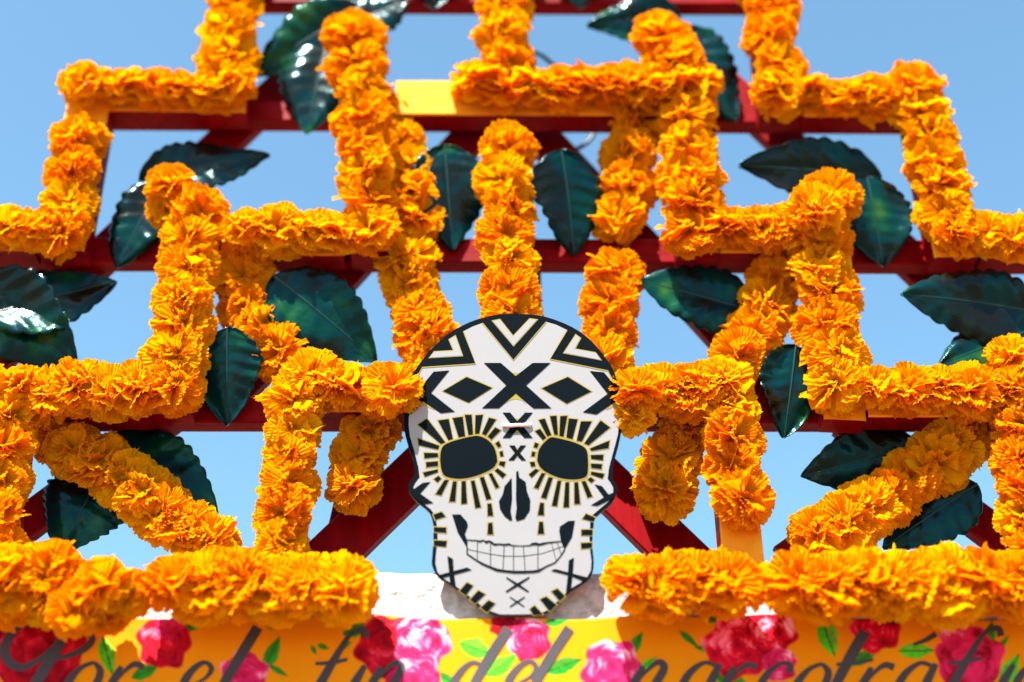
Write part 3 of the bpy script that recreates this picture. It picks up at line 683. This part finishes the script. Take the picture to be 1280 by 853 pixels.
# ---------------------------------------------------------------- printed banner
BY = WALL_Y - 0.006
def wave(x, z):
    return 0.0035 * math.sin(x * 9 + 1.0) + 0.0030 * noise.noise(Vector((x * 5, z * 9, 2)))
def srgb(r, g, b):
    f = lambda c: ((c / 255 + 0.055) / 1.055) ** 2.4 if c > 10 else c / 255 / 12.92
    return np.array([f(r), f(g), f(b)])
def build_banner():
    st = 1.6
    xs = np.arange(-230, 1511, st); ys = np.arange(0, 108, st)        # rows below the top edge
    top = lambda x: 772 + 3.0 * np.sin(x * 0.011 + 0.6) + 2.0 * np.sin(x * 0.037)
    X, D = np.meshgrid(xs, ys); Y = top(X) + D
    C = np.zeros(X.shape + (3,)); C[:] = srgb(212, 126, 0)
    rs = np.random.RandomState(4)
    def vn(sx, seed):                                                 # smooth value noise in photo pixels
        r = np.random.RandomState(seed); G = r.rand(80, 400)
        u = (X + 300) / sx; v = (Y - 700) / sx; i = np.floor(u).astype(int) % 399; j = np.floor(v).astype(int) % 79
        fu = u - np.floor(u); fv = v - np.floor(v); fu = fu * fu * (3 - 2 * fu); fv = fv * fv * (3 - 2 * fv)
        return (G[j, i] * (1 - fu) + G[j, i + 1] * fu) * (1 - fv) + (G[j + 1, i] * (1 - fu) + G[j + 1, i + 1] * fu) * fv
    n1, n2, n3 = vn(9, 1), vn(4.5, 2), vn(13, 3)
    C *= (0.93 + 0.12 * vn(60, 5))[..., None]
    def lay(mask, col):
        m = np.clip(mask, 0, 1)[..., None]; C[:] = C * (1 - m) + col * m
    GREENS = [srgb(20, 90, 20), srgb(70, 170, 30), srgb(30, 125, 30), srgb(150, 200, 60)]
    def leafp(cx, cy, L, ang, wd, pal=0):
        a = math.radians(ang); u = ((X - cx) * math.cos(a) + (Y - cy) * math.sin(a)) / L; v = (-(X - cx) * math.sin(a) + (Y - cy) * math.cos(a)) / L
        t = np.clip((u + 1) / 2, 0, 1); w_ = wd * np.sin(np.pi * t ** 0.8) * (1 + 0.25 * (n2 - 0.5))
        m = (np.abs(u) < 1) * np.clip((w_ - np.abs(v)) * L / 1.6, 0, 1)
        base = GREENS[2 if pal == 0 else 1]; dark = GREENS[0]
        col = np.where((v > 0)[..., None], base, base * 0.5 + GREENS[3] * (0.25 if pal else 0.1)); col = np.where((np.abs(v) < 0.035)[..., None], dark, col)
        col = col * (0.75 + 0.5 * n2[..., None]); lay(m, col)
    def rose(cx, cy, Rr, dark, mid, light, seed, hl=0.5, ecc=1.0):
        r = np.random.RandomState(seed)
        dx = (X - cx) / Rr; dy = (Y - cy) / (Rr * ecc); rad = np.hypot(dx, dy); ph = np.arctan2(dy, dx)
        lobes = 1 + 0.07 * np.sin(5 * ph + r.rand() * 6) + 0.05 * np.sin(8 * ph + r.rand() * 6)
        m = np.clip((lobes - rad) * Rr / 1.6, 0, 1)
        # overlapping petal rings: each ring a saw-tooth of tone from its rim inwards
        tone = np.zeros_like(rad)
        for k, (r0, npet) in enumerate([(1.0, 5), (0.76, 5), (0.53, 4), (0.32, 3)]):
            o = r.rand() * 6.28; q = (ph * npet / 6.283 + o) % 1.0
            edge = r0 * lobes * (0.88 + 0.16 * np.sin(np.pi * q)) + 0.05 * (n1 - 0.5)
            ins = rad < edge
            tn = 0.25 + 0.75 * np.clip(1 - (edge - rad) / 0.22, 0, 1) * (0.35 + 0.65 * np.abs(np.sin(math.pi * (q * 0.9 + 0.2 * k))))
            tone = np.where(ins, tn * (0.6 + 0.6 * n1), tone)
            tone = np.where(ins & (q < 0.05), tone * 0.4, tone)
        tone = np.clip(0.55 * tone + 0.75 * (n3 - 0.30) , 0, 1)
        tone = tone * (0.75 + hl * np.clip(0.6 - dx * 0.2 - dy * 0.9, 0, 1) * 0.8)
        t = np.clip(tone, 0, 1)[..., None]
        col = np.where(t < 0.5, dark * (1 - 2 * t) + mid * 2 * t, mid * (2 - 2 * t) + light * (2 * t - 1)); lay(m, col)
    red = (srgb(120, 0, 16), srgb(200, 8, 40), srgb(245, 120, 150)); pink = (srgb(160, 4, 50), srgb(205, 36, 92), srgb(235, 165, 190)); deep = (srgb(100, 0, 14), srgb(175, 4, 26), srgb(220, 60, 90))
    for a in [(5, 785, 22, 60, .45), (135, 822, 26, 75, .42, 1), (242, 782, 18, -20, .35), (182, 840, 20, -25, .45), (333, 779, 12, 50, .4), (340, 815, 24, -65, .4), (348, 838, 16, 30, .3),
              (404, 808, 9, 20, .5), (392, 812, 8, 60, .5), (432, 806, 10, -30, .5), (446, 786, 20, -20, .45), (596, 812, 24, 20, .55, 1), (628, 832, 26, -35, .45, 1), (706, 833, 26, -20, .42),
              (697, 778, 18, -12, .4), (795, 805, 18, -60, .45), (808, 832, 18, -40, .35, 1), (890, 774, 13, 10, .5), (862, 800, 18, 40, .28), (886, 812, 20, 10, .26), (1036, 797, 26, 70, .52, 1), (1082, 820, 22, -30, .4),
              (1147, 813, 24, 0, .45, 1), (1236, 796, 22, -80, .42), (1252, 806, 16, -50, .3), (1262, 838, 24, -60, .45, 1), (1232, 770, 10, 0, .5), (915, 850, 24, 20, .5), (1310, 800, 24, 30, .45), (-40, 810, 24, 30, .45),
              (1380, 830, 24, -30, .45), (-110, 800, 24, -30, .45), (560, 850, 18, 30, .4), (735, 860, 18, 0, .4)]:
        leafp(*a)
    for cx, cy, Rr, pal, sd, hl in [(48, 815, 58, deep, 1, .4), (205, 803, 34, red, 2, .6), (210, 782, 18, pink, 12, .5), (305, 843, 30, pink, 3, .4), (484, 808, 40, deep, 4, .4), (528, 803, 36, pink, 5, .9), (518, 848, 34, pink, 6, .5),
                                    (630, 782, 18, deep, 7, .4), (661, 801, 28, (red[0], pink[1], pink[2]), 8, .7), (765, 838, 38, pink, 9, .6), (922, 808, 42, red, 10, .5), (962, 790, 34, (red[0], red[1], pink[2]), 11, .9), (975, 830, 22, pink, 18, .7),
                                    (1096, 784, 32, red, 13, .4), (1212, 826, 42, (red[0], srgb(205, 30, 80), pink[1]), 14, .5), (1190, 795, 16, pink, 15, .6), (1330, 830, 38, pink, 16, .5), (-70, 830, 40, red, 17, .5)]:
        rose(cx, cy, Rr, pal[0], pal[1], pal[2], sd, hl)
    ny, nx = X.shape; V = []
    for j in range(ny):
        for i in range(nx):
            p = P(float(X[j, i]), float(Y[j, i]), BY); V.append((p.x, BY - wave(p.x, p.z), p.z))
    F = [(j * nx + i, (j + 1) * nx + i, (j + 1) * nx + i + 1, j * nx + i + 1) for j in range(ny - 1) for i in range(nx - 1)]
    b = empty('banner', P(640, 860, BY)); tag(b, 'yellow cloth banner printed with roses and grey script lettering on the wall', 'banner')
    o = mesh_obj('cloth', V, F, M_FAB, b, smooth=True)
    at = o.data.color_attributes.new('print', 'FLOAT_COLOR', 'POINT')
    at.data.foreach_set('color', np.concatenate([C.reshape(-1, 3), np.ones((nx * ny, 1))], 1).astype(np.float32).ravel())
    sd = o.modifiers.new('thickness', 'SOLIDIFY'); sd.thickness = 0.0008; sd.offset = -1
    return b
banner = build_banner()
def pen(strokes):
    V = []; F = []
    for pts, ws in strokes:
        sp = spline([(x, y, 0) for x, y in pts], 6); n = len(sp)
        wl_ = [np.interp(i / (n - 1), np.linspace(0, 1, len(ws)), ws) for i in range(n)]
        b0 = len(V)
        for i in range(n):
            d = (sp[min(i + 1, n - 1)] - sp[max(i - 1, 0)]).normalized(); nn = Vector((-d.y, d.x, 0)) * wl_[i] / 2
            for q in (sp[i] + nn, sp[i] - nn):
                p = P(q.x, q.y, BY); V.append((p.x, BY - wave(p.x, p.z) - 0.0011, p.z))
        for i in range(n - 1): F.append((b0 + 2 * i, b0 + 2 * i + 1, b0 + 2 * i + 3, b0 + 2 * i + 2))
    o = mesh_obj('lettering', V, F, M_LETTER, banner)
    return o
hair, thick = [3, 3.5, 3], [4, 11, 11, 4]
def o_(x): return [([(x + 26, 829), (x + 10, 836), (x - 4, 852), (x - 8, 868), (x, 880)], [4, 6, 10, 9, 4]), ([(x + 26, 829), (x + 34, 840), (x + 28, 858), (x + 14, 874), (x, 880)], [4, 9, 10, 7, 4])]
def e_(x): return [([(x, 858), (x + 20, 848), (x + 28, 836), (x + 20, 828), (x + 6, 836), (x - 6, 854), (x - 2, 874), (x + 16, 872)], [3, 4, 7, 5, 8, 11, 9, 3])]
def l_(x, yt=784): return [([(x, yt), (x - 22, 820), (x - 42, 854), (x - 50, 876), (x - 36, 876)], [13, 13, 12, 10, 3])]
def n_(x): return [([(x + 14, 834), (x + 4, 852), (x - 10, 878)], [6, 10, 11]), ([(x, 862), (x + 16, 842), (x + 32, 829), (x + 40, 836), (x + 28, 858), (x + 20, 876)], [3, 4, 7, 10, 11, 9])]
def r_(x): return [([(x + 12, 834), (x + 2, 852), (x - 12, 878)], [6, 10, 11]), ([(x, 860), (x + 14, 842), (x + 28, 831), (x + 40, 834)], [3, 4, 7, 9])]
def i_(x): return [([(x + 8, 832), (x - 4, 852), (x - 14, 872), (x - 2, 876)], [6, 11, 10, 3])]
def f_(x): return [([(x + 46, 797), (x + 42, 787), (x + 26, 793), (x + 8, 820), (x - 14, 858), (x - 30, 890)], [9, 7, 5, 9, 12, 10]), ([(x - 18, 829), (x + 2, 828), (x + 22, 824)], [4, 5, 4])]
def a_(x): return [([(x + 32, 832), (x + 18, 829), (x, 842), (x - 10, 862), (x - 2, 876)], [5, 5, 9, 11, 5]), ([(x + 38, 830), (x + 28, 850), (x + 20, 872), (x + 32, 876)], [7, 11, 10, 3])]
def c_(x): return [([(x + 28, 840), (x + 30, 831), (x + 18, 829), (x, 844), (x - 8, 864), (x + 4, 878), (x + 22, 870)], [9, 7, 4, 9, 11, 8, 3])]
P_ = [([(46, 776), (22, 786), (8, 806), (10, 826), (28, 836), (52, 824), (68, 808)], [6, 9, 12, 12, 9, 6, 3]), ([(82, 794), (66, 822), (46, 856), (30, 888)], [12, 14, 14, 12]),
      ([(58, 826), (84, 822), (106, 812), (116, 800), (108, 792), (88, 792)], [4, 6, 9, 8, 6, 4])]
pen(P_ + o_(92) + r_(140)); pen(e_(236) + l_(322)); pen(f_(412) + i_(448) + n_(462))
def d_(x): return [([(x + 32, 836), (x + 16, 829), (x, 842), (x - 10, 862), (x - 2, 876)], [5, 5, 9, 11, 5])]
pen(d_(575) + l_(636, 787) + e_(642) + l_(712, 787))
def t_(x): return [([(x, 789), (x - 18, 820), (x - 36, 854), (x - 44, 874), (x - 30, 876)], [14, 14, 12, 10, 3]), ([(x - 36, 830), (x - 14, 828), (x + 10, 824)], [4, 5, 4])]
pen(n_(790) + a_(862) + r_(906) + c_(958) + o_(1002) + t_(1082) + r_(1078) + a_(1132) + [([(1142, 806), (1158, 800), (1170, 793)], [3, 6, 7])] + f_(1204) + i_(1258) + c_(1276) + o_(1322))
